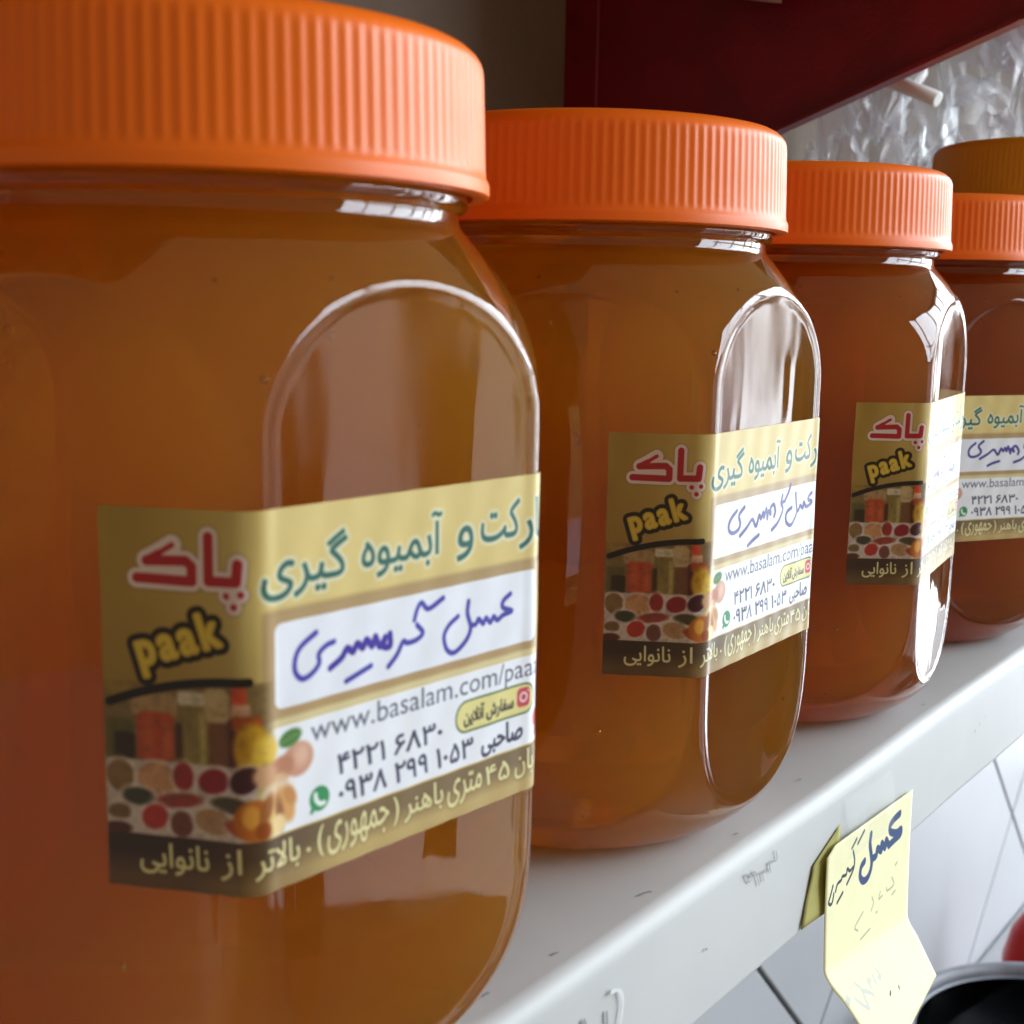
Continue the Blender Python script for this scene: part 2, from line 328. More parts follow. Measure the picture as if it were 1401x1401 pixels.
def label_image(k, variant, shift):
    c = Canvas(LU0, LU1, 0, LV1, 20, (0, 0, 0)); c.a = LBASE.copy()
    g = np.random.default_rng(k)
    wv = lambda u, v: (u*(1-.04*(k > 2))+shift[0]+(.35*math.sin(v*.9+k) if k > 2 else 0), v+shift[1]+(.5*math.sin(u*.22+k*1.7)+.02*(u-25)*(k-3) if k > 2 else 0))
    L = [[wv(u, v) for u, v in s] for s in HAND[variant]]
    thick = c.strokes(L, .34 if variant == 0 else .38, smooth=True)
    c.paint(blur(thick, 2)*.5, c8(120, 120, 220)); c.paint(thick*.92, c8(46, 42, 158) if variant == 0 else c8(44, 40, 130))
    if variant == 0: c.paint(c.strokes(L[4:5], .45)*.7, c8(50, 20, 150))
    c.a *= (1+.03*(fbm(c.h, c.w, 60, 40+k)-.5))[..., None]
    return c.image("honey_label_print_%d" % k)

# ------------------------------------------------------------------ materials
def plastic_lid(name, col, sss=.25):
    m = mat(name, col, .36); b = m.node_tree.nodes["Principled BSDF"]
    b.inputs["Subsurface Weight"].default_value = sss; b.inputs["Subsurface Radius"].default_value = (1, .35, .1); b.inputs["Subsurface Scale"].default_value = .002
    b.inputs["Specular IOR Level"].default_value = .38
    N = m.node_tree.nodes; L = m.node_tree.links
    no = N.new("ShaderNodeTexNoise"); no.inputs["Scale"].default_value = 90; no.inputs["Detail"].default_value = 5
    tc = N.new("ShaderNodeTexCoord"); L.new(tc.outputs["Object"], no.inputs["Vector"])
    mr = N.new("ShaderNodeMapRange"); mr.inputs["To Min"].default_value = .34; mr.inputs["To Max"].default_value = .50; L.new(no.outputs["Fac"], mr.inputs["Value"]); L.new(mr.outputs[0], b.inputs["Roughness"])
    bp = N.new("ShaderNodeBump"); bp.inputs["Strength"].default_value = .12; bp.inputs["Distance"].default_value = .0004; L.new(no.outputs["Fac"], bp.inputs["Height"]); L.new(bp.outputs[0], b.inputs["Normal"])
    return m
M_lid = plastic_lid("orange_plastic", (0.90, 0.165, 0.004), .12)
M_ylid = plastic_lid("mustard_plastic", (0.60, 0.34, 0.012), .1)
# clear jar plastic: slightly wavy moulded surface
M_pet = mat("clear_jar_plastic", (1, 1, 1), .035, Transmission_Weight=1.0, IOR=1.49)
N = M_pet.node_tree.nodes; L = M_pet.node_tree.links
tc = N.new("ShaderNodeTexCoord"); mp = N.new("ShaderNodeMapping"); mp.inputs["Scale"].default_value = (1, 1, .35); L.new(tc.outputs["Object"], mp.inputs[0])
no = N.new("ShaderNodeTexNoise"); no.inputs["Scale"].default_value = 55; no.inputs["Detail"].default_value = 2; L.new(mp.outputs[0], no.inputs["Vector"])
bp = N.new("ShaderNodeBump"); bp.inputs["Strength"].default_value = .35; bp.inputs["Distance"].default_value = .0006; L.new(no.outputs["Fac"], bp.inputs["Height"]); L.new(bp.outputs[0], N["Principled BSDF"].inputs["Normal"])
n3 = N.new("ShaderNodeTexNoise"); n3.inputs["Scale"].default_value = 28; n3.inputs["Detail"].default_value = 5; n3.inputs["Distortion"].default_value = .8; L.new(tc.outputs["Object"], n3.inputs["Vector"])
mr = N.new("ShaderNodeMapRange"); mr.inputs["From Min"].default_value = .45; mr.inputs["From Max"].default_value = .75; mr.inputs["To Min"].default_value = .02; mr.inputs["To Max"].default_value = .13
L.new(n3.outputs["Fac"], mr.inputs["Value"]); L.new(mr.outputs[0], N["Principled BSDF"].inputs["Roughness"])
# honey: a cloudy amber volume
def honey_mat(name, absorb, scat_col, scat):
    m = bpy.data.materials.new(name); m.use_nodes = True; N = m.node_tree.nodes; L = m.node_tree.links
    N.remove(N["Principled BSDF"]); out = N["Material Output"]
    a = N.new("ShaderNodeVolumeAbsorption"); mx = max(absorb); a.inputs["Color"].default_value = (*[1-x/mx for x in absorb], 1); a.inputs["Density"].default_value = mx
    s = N.new("ShaderNodeVolumeScatter"); s.inputs["Color"].default_value = (*scat_col, 1); s.inputs["Density"].default_value = scat; s.inputs["Anisotropy"].default_value = .25
    ad = N.new("ShaderNodeAddShader"); L.new(a.outputs[0], ad.inputs[0]); L.new(s.outputs[0], ad.inputs[1]); L.new(ad.outputs[0], out.inputs["Volume"])
    return m
M_honey = honey_mat("amber_honey", (3.5, 22, 100), (1, .80, .42), 18)
M_honey_light = honey_mat("light_amber_honey", (2.6, 20.5, 100), (1, .79, .40), 21)
M_honey_mid = honey_mat("brown_amber_honey", (6, 32, 100), (1, .74, .42), 15)
M_honey_dark = honey_mat("darker_amber_honey", (12, 44, 100), (1, .70, .45), 13)
def print_mat(name, img, rough=.33):
    m = mat(name, (.5, .5, .5), rough); N = m.node_tree.nodes; L = m.node_tree.links
    t = N.new("ShaderNodeTexImage"); t.image = img; t.extension = 'EXTEND'; t.interpolation = 'Cubic'
    uv = N.new("ShaderNodeUVMap"); uv.uv_map = "uv"; L.new(uv.outputs[0], t.inputs[0])
    mx = N.new("ShaderNodeMix"); mx.data_type = 'RGBA'; mx.blend_type = 'MULTIPLY'; mx.inputs[0].default_value = 1; mx.inputs[7].default_value = (.92, .92, .92, 1)
    L.new(t.outputs[0], mx.inputs[6]); L.new(mx.outputs[2], N["Principled BSDF"].inputs["Base Color"])
    no = N.new("ShaderNodeTexNoise"); no.inputs["Scale"].default_value = 120; tc = N.new("ShaderNodeTexCoord"); L.new(tc.outputs["Object"], no.inputs["Vector"])
    bp = N.new("ShaderNodeBump"); bp.inputs["Strength"].default_value = .1; bp.inputs["Distance"].default_value = .0004; L.new(no.outputs["Fac"], bp.inputs["Height"]); L.new(bp.outputs[0], N["Principled BSDF"].inputs["Normal"])
    return m

M_white = mat("white_enamel_steel", (.62, .63, .66), .34)
noise_mix(M_white, (.47, .485, .50), (.56, .575, .585), 14, 6, .3, .7, rough=(.42, .56), bump=.05, bscale=160)
M_maroon = mat("maroon_painted_steel", (.10, .004, .010), .42)
noise_mix(M_maroon, (.18, .0015, .009), (.24, .002, .013), 30, 4, bump=.2, bscale=700)
M_wall = noise_mix(mat("brown_grey_wall", (.1, .085, .07), .85), (.20, .155, .115), (.27, .21, .16), 9, 8, .3, .7, bump=.6, bscale=300)
M_tile = noise_mix(mat("pale_floor_tile", (.6, .6, .65), .35), (.36, .365, .39), (.46, .465, .49), 3.5, 6, .3, .7, rough=(.28, .5), bump=.15, bscale=60)
M_frame0 = mat("dark_counter_legs", (.04, .04, .045), .5)
M_floor = noise_mix(mat("grey_floor", (.4, .4, .42), .4), (.30, .30, .32), (.42, .42, .44), 3, 6, bump=.1)
M_grout = noise_mix(mat("dark_grout", (.05, .07, .09), .9), (.03, .045, .06), (.08, .10, .12), 40, 4)
M_basin = noise_mix(mat("black_plastic_basin", (.012, .013, .022), .38), (.16, .175, .22), (.21, .225, .27), 14, 4, rough=(.3, .5))
M_steel = noise_mix(mat("brushed_steel", (.6, .6, .62), .28, Metallic=1.0), (.5, .5, .52), (.68, .68, .70), 20, 4, rough=(.18, .36))
M_red = noise_mix(mat("red_plastic", (.55, .02, .012), .3, Specular_IOR_Level=.22), (.42, .006, .004), (.52, .012, .008), 16, 4, rough=(.22, .4))
M_pink = mat("grey_pink_card", (.42, .30, .30), .6)

# ------------------------------------------------------------------ setting: floor of irregular tiles
def split_poly(poly, p, d, gap):
    n = (d[1], -d[0]); outs = []
    for sgn in (1, -1):
        res = []; k = len(poly)
        f = lambda q: sgn*((q[0]-p[0])*n[0]+(q[1]-p[1])*n[1])-gap/2
        for i in range(k):
            a, b = poly[i], poly[(i+1) % k]; fa, fb = f(a), f(b)
            if fa >= 0: res.append(a)
            if fa*fb < 0:
                t = fa/(fa-fb); res.append((a[0]+(b[0]-a[0])*t, a[1]+(b[1]-a[1])*t))
        if len(res) >= 3: outs.append(res)
    return outs
fl = mesh_obj("floor", [W(-3000, -3000, -1500), W(5000, -3000, -1500), W(5000, 5000, -1500), W(-3000, 5000, -1500)], [(0, 1, 2, 3)], M_floor, smooth=False)
tag(fl, kind='structure')

# ------------------------------------------------------------------ shelving: row frame (s along the shelf, o outwards, z)
EA = np.array([2.54, 190.84]); ED = np.array([.5875, .8092]); EN = np.array([.8092, -.5875])
def P(s, o, z): q = EA+ED*s+EN*o; return W(q[0], q[1], z)
ZS = -108.0
shelf = thing("shelf_unit", "white enamelled steel shelf with maroon bracket carrying the row of honey jars", "shelf")
prof = [(-212, ZS)]
prof += [(-3.6, ZS)] + [(-3.6+3.6*math.sin(t), ZS-3.6+3.6*math.cos(t)) for t in np.linspace(.12, math.pi/2-.02, 9)] + [(0, ZS-5)]
prof += [(0, ZS-27.5)] + [(-1.5+1.5*math.cos(t), ZS-27.8-1.5*math.sin(t)) for t in np.linspace(.2, math.pi/2, 4)] + [(-14, ZS-29.3), (-14, ZS-28.2), (-1.6, ZS-28.2), (-1.2, ZS-27.2), (-1.2, ZS-5), (-4.4, ZS-1.3), (-212, ZS-1.3)]
ss = list(range(-300, 1500, 30))
def shelf_pt(i, j):
    s = ss[j]; o, z = prof[i]
    wob = .25*math.sin(s/47.)+.15*math.sin(s/19.+1) if o > -6 else 0
    return P(s, o+wob, z+(.15*math.sin(s/31.) if o > -6 else 0))
vs, fs = grid(len(prof), len(ss), shelf_pt)
vs_board = vs; nb = len(prof)
fs += [(j*nb+nb-1, j*nb, (j+1)*nb, (j+1)*nb+nb-1) for j in range(len(ss)-1)]
sb = mesh_obj("shelf_board", vs, fs, M_white, shelf); 
md = sb.modifiers.new("edges", 'EDGE_SPLIT'); md.split_angle = R(50)
def boxo(name, c0, c1, m, parent, bev=0):
    s0, o0, z0 = c0; s1, o1, z1 = c1
    v = [P(s, o, z) for z in (z0, z1) for s, o in ((s0, o0), (s1, o0), (s1, o1), (s0, o1))]
    o = mesh_obj(name, v, [(3, 2, 1, 0), (4, 5, 6, 7), (0, 1, 5, 4), (1, 2, 6, 5), (2, 3, 7, 6), (3, 0, 4, 7)], m, parent, smooth=False)
    if bev: b = o.modifiers.new("bevel", 'BEVEL'); b.width = bev/1000; b.segments = 3
    return o
# maroon upright, gusset plate and the board above
UP_S = (26-2.54)*ED[0]+(571-190.84)*ED[1]; UP_O = (26-2.54)*EN[0]+(571-190.84)*EN[1]
boxo("shelf_upright", (UP_S-2, UP_O-14, -500), (UP_S+26, UP_O+8, 500), M_maroon, shelf, 1)
def gusset():
    q = [(0, 34), (175, 97), (205, 108), (205, 190), (0, 190)]
    v = []; th = 2.0
    for t in (0, th):
        for a, z in q: v.append(P(UP_S+t, UP_O+8+a, z))
    n = 5
    f = [tuple(range(n)), tuple(reversed(range(n, 2*n)))]+[(i, (i+1) % n, n+(i+1) % n, n+i) for i in range(n)]
    mesh_obj("bracket_plate", v, f, M_maroon, shelf, smooth=False)
    # folded lip along the slanted edge
    v = []
    for a, z in ((0, 34), (205, 108)):
        for t, dz in ((-5, 0), (th, 0), (th, -1.6), (-5, -1.6)): v.append(P(UP_S+t, UP_O+8+a, z+dz))
    mesh_obj("bracket_flange", v, [(0, 1, 5, 4), (1, 2, 6, 5), (2, 3, 7, 6), (3, 0, 4, 7), (0, 3, 2, 1), (4, 5, 6, 7)], M_maroon, shelf, smooth=False)
gusset()
boxo("upper_board", (-300, -212, 190), (1470, -2, 208), M_maroon, shelf, 2)
boxo("back_panel", (-300, -218, ZS-29), (1470, -212.5, 420), M_wall, shelf)
wall = boxo("tiled_wall", (-700, -246, -1500), (2600, -229, 900), M_grout, None)
tag(wall, "white wall of large square tiles laid diagonally, below and behind the shelf", "wall")
def wall_tiles():
    r2 = math.sqrt(2)
    fa = [845+317*k for k in range(-4, 6)]; fb = [116+349*k for k in range(-4, 6)]     # joint lines of the two diagonal families
    for a in range(len(fa)-1):
        for b in range(len(fb)-1):
            g = 1.9
            cs = [((A_+B_)/r2, (B_-A_)/r2) for A_, B_ in ((fa[a]+g, fb[b]+g), (fa[a+1]-g, fb[b]+g), (fa[a+1]-g, fb[b+1]-g), (fa[a]+g, fb[b+1]-g))]
            q = cs
            for (px, pz), (dx, dz) in (((0, -1499), (1, 0)), ((0, 880), (-1, 0)), ((-690, 0), (0, -1)), ((2590, 0), (0, 1))):
                res = []; n_ = (-dz, dx)
                for i in range(len(q)):
                    u, v_ = q[i], q[(i+1) % len(q)]
                    fu = (u[0]-px)*n_[0]+(u[1]-pz)*n_[1]; fv = (v_[0]-px)*n_[0]+(v_[1]-pz)*n_[1]
                    if fu >= 0: res.append(u)
                    if fu*fv < 0: t = fu/(fu-fv); res.append((u[0]+(v_[0]-u[0])*t, u[1]+(v_[1]-u[1])*t))
                q = res
                if len(q) < 3: break
            if len(q) < 3: continue
            n = len(q); cx = sum(x for x, y in q)/n; cz = sum(y for x, y in q)/n; dz_ = random.uniform(-.35, .35)
            pt = lambda x, z, k, o: P(cx+(x-cx)*k, o, cz+(z-cz)*k)
            v = [P(x, -229.5, z) for x, z in q]+[P(x, -226.6+dz_, z) for x, z in q]+[pt(x, z, .9955, -226+dz_) for x, z in q]
            f = [tuple(range(2*n, 3*n))]+[(r*n+i, r*n+(i+1) % n, (r+1)*n+(i+1) % n, (r+1)*n+i) for r in (0, 1) for i in range(n)]
            o = mesh_obj("tile", v, f, M_tile, wall, smooth=False)
wall_tiles()
counter = boxo("counter_top", (520, -225, -650), (1500, 180, -612), M_floor, None, 3)
tag(counter, "grey worktop under the black bowl and the red jug", "counter")
for s_ in (560, 1460):
    for o_ in (-200, 150): boxo("leg", (s_-20, o_-20, -1500), (s_+20, o_+20, -650), M_frame0, counter)
# small grey-pink card clipped under the upper board
q = thing("price_card", "small greyish pink card hanging in front of the maroon bracket at the top edge", "card")
def tilt_card():
    v, f = grid(6, 5, lambda i, j: P(UP_S-12-.3*j*j, UP_O+62+i*5.6+j*1.2, 130-j*5.2-i*.9+.35*math.sin(i)))
    o = mesh_obj("card", v, f, M_pink, q); sheet(o, .0005)
    boxo("clip", (UP_S-12, UP_O+74, 128), (UP_S-9, UP_O+80, 190), M_steel, q)
tilt_card()
# unseen dark frame, added so the jars have something to mirror
M_frame = noise_mix(mat("dark_painted_frame", (.05, .05, .06), .5), (.03, .03, .04), (.08, .08, .09), 12)
fr = thing("shopfront_frame", "dark metal door frame of the open shop front on the right", "frame", (2.22, 1.5, 0))
def rawbox(name, a, b, m, parent):
    v = [(x, y, z) for z in (a[2], b[2]) for x, y in ((a[0], a[1]), (b[0], a[1]), (b[0], b[1]), (a[0], b[1]))]
    return mesh_obj(name, v, [(3, 2, 1, 0), (4, 5, 6, 7), (0, 1, 5, 4), (1, 2, 6, 5), (2, 3, 7, 6), (3, 0, 4, 7)], m, parent, smooth=False)
for y in (-1.38, -.78, -.16, .30, .74, 1.38): rawbox("post", (-.03, y-.022, 0), (.03, y+.022, 2.86), M_frame, fr)
for z in (.95, 1.98, 2.86): rawbox("rail", (-.025, -1.5, z-.025), (.025, 1.5, z+.025), M_frame, fr)
cols = [(.10, .08, .22), (.55, .52, .45), (.08, .16, .12), (.35, .10, .08), (.12, .12, .16)]  # unseen crates, added as dark shapes for the jar reflections
for k, (x, y, z0, a) in enumerate([(1.75, 1.02, 0, .2), (1.78, 1.00, .34, .1), (1.74, 1.03, .68, .3), (1.95, 1.52, 0, -.2), (1.93, 1.50, .34, -.1)]):
    ct = thing("crate", ["blue-violet crate at the bottom of the nearer stack by the shop front", "cream crate in the middle of the nearer stack by the shop front", "dark green crate on top of the nearer stack by the shop front", "brick red crate at the bottom of the farther stack by the shop front", "slate crate on top of the farther stack by the shop front"][k], "crate", (x, y, z0), a, "crates stacked by the shop front")
    cm = mat("crate_plastic", cols[k], .5)
    for (x0, y0, x1, y1) in ((-.2, -.15, -.188, .15), (.188, -.15, .2, .15), (-.187, -.15, .187, -.138), (-.187, .138, .187, .15)): rawbox("side", (x0, y0, .002), (x1, y1, .33), cm, ct)
    rawbox("base", (-.187, -.137, .004), (.187, .137, .014), cm, ct)
# unseen plastic strips, added to break up the daylight mirrored in the jars
cu = thing("strip_curtain", "milky plastic strip curtain hanging in the open shop front", "curtain", (2.0, 1.6, 0))
y = -1.9; k = 0
while y < .85:
    wd = random.uniform(.035, .14)
    cm = bpy.data.materials.new("milky_strip"); cm.use_nodes = True; N_ = cm.node_tree.nodes; b_ = N_["Principled BSDF"]; g_ = random.choice([.06, .12, .2, .45, .75, .95, .95])
    b_.inputs["Base Color"].default_value = (g_, g_*random.uniform(.92, 1.0), g_*random.uniform(.9, 1.08), 1); b_.inputs["Roughness"].default_value = .3
    tr = N_.new("ShaderNodeBsdfTranslucent"); tr.inputs[0].default_value = (g_, g_, g_*1.03, 1); mx_ = N_.new("ShaderNodeMixShader"); mx_.inputs[0].default_value = .7
    cm.node_tree.links.new(b_.outputs[0], mx_.inputs[1]); cm.node_tree.links.new(tr.outputs[0], mx_.inputs[2]); cm.node_tree.links.new(mx_.outputs[0], N_["Material Output"].inputs[0])
    a0, zb_ = random.uniform(-.6, .6), random.uniform(.25, .95)
    v, f = grid(5, 8, lambda i, j: (.02*math.sin(k*2+i)+math.sin(a0)*wd*(i/4-.5)+.015*math.sin(j*.9+k), y+math.cos(a0)*wd*i/4+.01*math.sin(j+k), zb_+(1.66-zb_)*j/7))
    o = mesh_obj("strip", v, f, cm, cu); sheet(o, .002)
    y += wd+random.choice([.005, .04, .10, .2]); k += 1
rawbox("curtain_rail", (-.015, -1.95, 1.66), (.015, .98, 1.69), M_frame, cu)
# scuffs and pencil writing on the lip
M_pencil = mat("pencil_grey", (.34, .35, .36), .7); M_scuff = mat("dark_scuff", (.29, .30, .30), .8)
def ribbon(name, L, wdt, fn, m, parent, label=None):
    v, f = [], []
    for pts in L:
        p = np.array(pts, float)
        if len(p) > 2:
            Q = np.vstack([2*p[0]-p[1], p, 2*p[-1]-p[-2]]); o = []
            for i in range(1, len(Q)-2):
                for t in np.linspace(0, 1, 5, endpoint=False):
                    o.append(.5*((2*Q[i])+(-Q[i-1]+Q[i+1])*t+(2*Q[i-1]-5*Q[i]+4*Q[i+1]-Q[i+2])*t*t+(-Q[i-1]+3*Q[i]-3*Q[i+1]+Q[i+2])*t**3))
            p = np.array(o+[p[-1]])
        for i in range(len(p)):
            d = p[min(i+1, len(p)-1)]-p[max(i-1, 0)]; d = d/(np.linalg.norm(d)+1e-9); n = np.array([-d[1], d[0]])*wdt/2*random.uniform(.6, 1.1)
            v += [fn(*(p[i]+n)), fn(*(p[i]-n))]
            if i: k = len(v); f.append((k-4, k-3, k-1, k-2))
    o = mesh_obj(name, v, f, m, parent, smooth=False)
    return o
lip = lambda s, z: P(s, .45+.25*math.sin(s/47.)+.15*math.sin(s/19.+1), z)
top = lambda s, o: P(s, o, ZS+.25)
ribbon("pencil_writing", [[(75.7,-112.6),(78.0,-114.9),(80.0,-113.4),(82.6,-117.3)],[(76.7,-112.8),(80,-114.2),(86.7,-115.4)],[(83.4,-114.6),(84.7,-117.1)],[(86.7,-115.8),(87.7,-114.0),(90.5,-114.5),(89.7,-112.1)],[(87.9,-116.4),(86.5,-113.6)]], .45, lip, M_pencil, sb)
for L_ in [[(227.4,-119.6),(228.0,-120.6)],[(223.4,-120.8),(224.2,-121.9)],[(232.5,-118.8),(232.8,-119.5)],[(60,-122),(60.8,-122.3)],[(150,-131),(151,-131.5)]]: ribbon("scuff_mark", [L_], .5, lip, M_scuff, sb)
for L_ in [[(82.0,-5.4),(83.4,-5.1)],[(17.4,-6),(18.8,-5.6)],[(45.2,-6.2),(47.4,-5.8),(48.6,-5.1)],[(195,-6),(196.4,-5.8)],[(-.4,-7),(1.2,-6.8)],[(120,-8),(121,-8.3)]]: ribbon("scuff_mark", [L_], .55, top, M_scuff, sb)
M_resid = mat("tape_residue", (.74, .76, .78), .25)
ribbon("tape_residue", [[(25.1,-115.5),(28.0,-116.4),(29.3,-119.3),(28.4,-124.0)]], .8, lambda s, z: lip(s, z)+Vector((.0003*EN[0], .0003*EN[1], 0)), M_resid, sb)
ribbon("pen_mark", [[(24.4,-118.7),(24.9,-122.8)],[(17.2,-117.0),(18.0,-118.6)]], .9, lip, M_scuff, sb)

# ------------------------------------------------------------------ honey jars
RC, AP = 49.2, 43.2              # corner radius and half width across flats of the six-sided body
PROF = [(0,28.5),(.4,31.5),(1.6,35.0),(4,38.8),(7.5,42.3),(12,45.2),(17,47.3),(22,48.4),(28,49.0),(34,RC),(60,RC),(92,RC),(97,48.6),(101,47.5),(105,45.8),(109,43.3),(112.5,40.6),(115.3,38.2),(116.6,37.0)]
PZ = np.array([p[0] for p in PROF]); PR = np.array([p[1] for p in PROF])
def catmull(zs):
    out = []
    m = np.gradient(PR, PZ)
    for i in range(1, len(PR)-1):
        a = (PR[i]-PR[i-1])/(PZ[i]-PZ[i-1]); b = (PR[i+1]-PR[i])/(PZ[i+1]-PZ[i]); m[i] = 0 if a*b <= 0 else 2*a*b/(a+b)
    for z in zs:
        i = int(np.clip(np.searchsorted(PZ, z)-1, 0, len(PZ)-2)); h = PZ[i+1]-PZ[i]; t = (z-PZ[i])/h
        out.append((2*t**3-3*t*t+1)*PR[i]+(t**3-2*t*t+t)*h*m[i]+(-2*t**3+3*t*t)*PR[i+1]+(t**3-t*t)*h*m[i+1])
    return np.array(out)
def prof_r(z): return float(catmull([z])[0])
def body_r(th, rp, inset=0.0, k=.55):
    rp = rp-inset; ap = AP-inset
    a = (th+math.pi/6) % (math.pi/3)-math.pi/6
    rf = ap/math.cos(a)
    h = max(k-abs(rf-rp), 0)/k
    t = min(max((rp-rf-.25)/.9, 0), 1)
    return min(rf, rp)-h*h*k*.25-.22*t*t*(3-2*t)
NA = 600
zs_body = list(np.concatenate([[0, .15, .4, .9, 1.6, 2.6, 3.8, 5.2, 7], np.arange(8, 34, .8), np.arange(34.5, 90, 5), np.arange(90, 116.6, .7), [116.6]]))
def jar_mesh(inset, top_z, name, material, neck=True):
    v, f = [], []
    rows = []
    zl = [z for z in zs_body if z <= top_z]
    for z in zl:
        rp = prof_r(z); rows.append([body_r(2*math.pi*i/NA, rp, inset) for i in range(NA)])
    zr = [(z+(inset if z < 1 else 0), r) for z, r in zip(zl, rows)]
    if neck:
        for z, r in [(117.4, 36.7), (118.6, 36.6), (119.0, 37.4), (119.6, 37.9), (121.2, 37.9), (121.8, 37.2), (124, 36.8), (136, 36.8), (136.8, 36.4), (137, 35.4)]:
            zr.append((z, [r]*NA))
        for z, r in [(136.6, 34.9), (126, 34.7), (125.0, 34.6), (124.6, 34.2)]: zr.append((z, [r]*NA))
    else:
        zr.append((118.2, [35.7]*NA)); zr.append((123.6, [35.6]*NA)); zr.append((124.2, [34.8]*NA))
    for z, r in zr:
        for i in range(NA):
            t = 2*math.pi*i/NA; v.append((r[i]*math.cos(t)/1000, r[i]*math.sin(t)/1000, z/1000))
    for j in range(len(zr)-1):
        for i in range(NA):
            a = j*NA+i; b = j*NA+(i+1) % NA; f.append((a, b, b+NA, a+NA))
    c0 = len(v); v.append((0, 0, (zr[0][0]+2.2)/1000)); c1 = len(v); v.append((0, 0, zr[-1][0]/1000))
    if True:                                      # gently domed base and closing face
        f += [(c0, (i+1) % NA, i) for i in range(NA)]
        o = (len(zr)-1)*NA; f += [(c1, o+i, o+(i+1) % NA) for i in range(NA)]
    return v, f
def lid_mesh(nrib=132):
    n = nrib*6; v, f = [], []
    rows = []
    for z, r, a in [(0,38.6,0),(0,40.4,0),(.25,40.85,0),(1.6,40.85,0),(2.1,40.7,0),(2.6,40.4,.0),(3.2,40.35,.5),(3.8,40.3,1),(9,40.15,1),(15.6,39.95,1),(16.4,39.9,1),(17.1,39.8,.55),(17.7,39.6,.1),(18.4,39.1,0),(19.1,38.3,0),(19.6,37.3,0),(19.9,36.0,0),(20.0,34.4,0),(19.85,33.6,0),(19.6,33.0,0),(19.6,20,0),(19.6,6,0)]:
        rows.append((z, r, a))
    for z, r, a in rows:
        for i in range(n):
            t = 2*math.pi*i/n; ph = (i % 6)/6*2*math.pi
            rr = r-a*.17*(.5-.5*math.cos(ph))**.8
            v.append((rr*math.cos(t)/1000, rr*math.sin(t)/1000, z/1000))
    for j in range(len(rows)-1):
        for i in range(n):
            q = j*n+i; b = j*n+(i+1) % n; f.append((q, b, b+n, q+n))
    c = len(v); v.append((0, 0, .0196)); o = (len(rows)-1)*n; f += [(c, o+i, o+(i+1) % n) for i in range(n)]
    # inner skirt and underside
    b0 = len(v)
    for z, r in [(0, 38.6), (16, 38.4), (17, 37.6)]:
        for i in range(0, n): t = 2*math.pi*i/n; v.append((r*math.cos(t)/1000, r*math.sin(t)/1000, z/1000))
    for j in range(2):
        for i in range(n):
            q = b0+j*n+i; b = b0+j*n+(i+1) % n; f.append((q, q+n, b+n, b))
    c = len(v); v.append((0, 0, .0172)); f += [(c, b0+2*n+(i+1) % n, b0+2*n+i) for i in range(n)]
    return v, f
# arc length round the body, measured from the left corner of the labelled face
TH = np.radians(np.linspace(-100, 80, 1801)); rr = np.array([body_r(t, RC) for t in TH])
XY = np.stack([rr*np.cos(TH), rr*np.sin(TH)], 1); AL = np.concatenate([[0], np.cumsum(np.hypot(*np.diff(XY, axis=0).T))])
AL -= np.interp(R(-30), TH, AL)
def label_mesh(sag=0):
    nu, nv = 150, 14
    def fn(i, j):
        u = LU0+(LU1-LU0)*i/(nu-1); v_ = LV1*j/(nv-1); t = float(np.interp(u*.985, AL, TH))
        lift = .12+.05*math.sin(u*.9+v_*.3)
        e = min(abs(u-LU0), 4)/4; lift += (.25*(1-e)**2)*(.5+.5*math.sin(v_*.25+1))
        r = body_r(t, RC, -lift); return (r*math.cos(t)/1000, r*math.sin(t)/1000, (84.0-v_)/1000)
    v, f = grid(nu, nv, fn); f = [tuple(reversed(q)) for q in f]
    uv = [(i/(nu-1), 1-j/(nv-1)) for j in range(nv) for i in range(nu)]
    return v, f, uv

bv, bf = jar_mesh(0, 116.6, "", None); hv, hf = jar_mesh(.9, 116.6, "", None, neck=False); lv, lf = lid_mesh(); av, af, auv = label_mesh()
M_bubble = mat("air_in_honey", (1, 1, 1), .0, Transmission_Weight=1.0, IOR=.672)
ubv, ubf = [], []
rb = random.Random(11)
for k in range(22):
    th_ = rb.uniform(-2.6, .9) if k % 3 else rb.uniform(-1.2, .4); z_ = rb.choice([rb.uniform(6, 30), rb.uniform(30, 112), rb.uniform(84, 114)]); r_b = rb.choice([.2, .25, .3, .4, .5])
    q_ = body_r(th_, prof_r(z_), 1.3+r_b+rb.uniform(0, 4)); c_ = Vector((q_*math.cos(th_), q_*math.sin(th_), z_)); b0 = len(ubv)
    for j in range(7):
        for i in range(10):
            ph = math.pi*(j+.02)/(6.04)-math.pi/2; a = 2*math.pi*i/10; ubv.append(tuple((c_+Vector((math.cos(ph)*math.cos(a), math.cos(ph)*math.sin(a), math.sin(ph)*rb.uniform(.98, 1.02)))*r_b)/1000))
    ubf += [(b0+j*10+i, b0+j*10+(i+1) % 10, b0+(j+1)*10+(i+1) % 10, b0+(j+1)*10+i) for j in range(6) for i in range(10)]
    ubf += [tuple(b0+i for i in reversed(range(10))), tuple(b0+60+i for i in range(10))]
GRP = "honey jars lined up along the shelf"
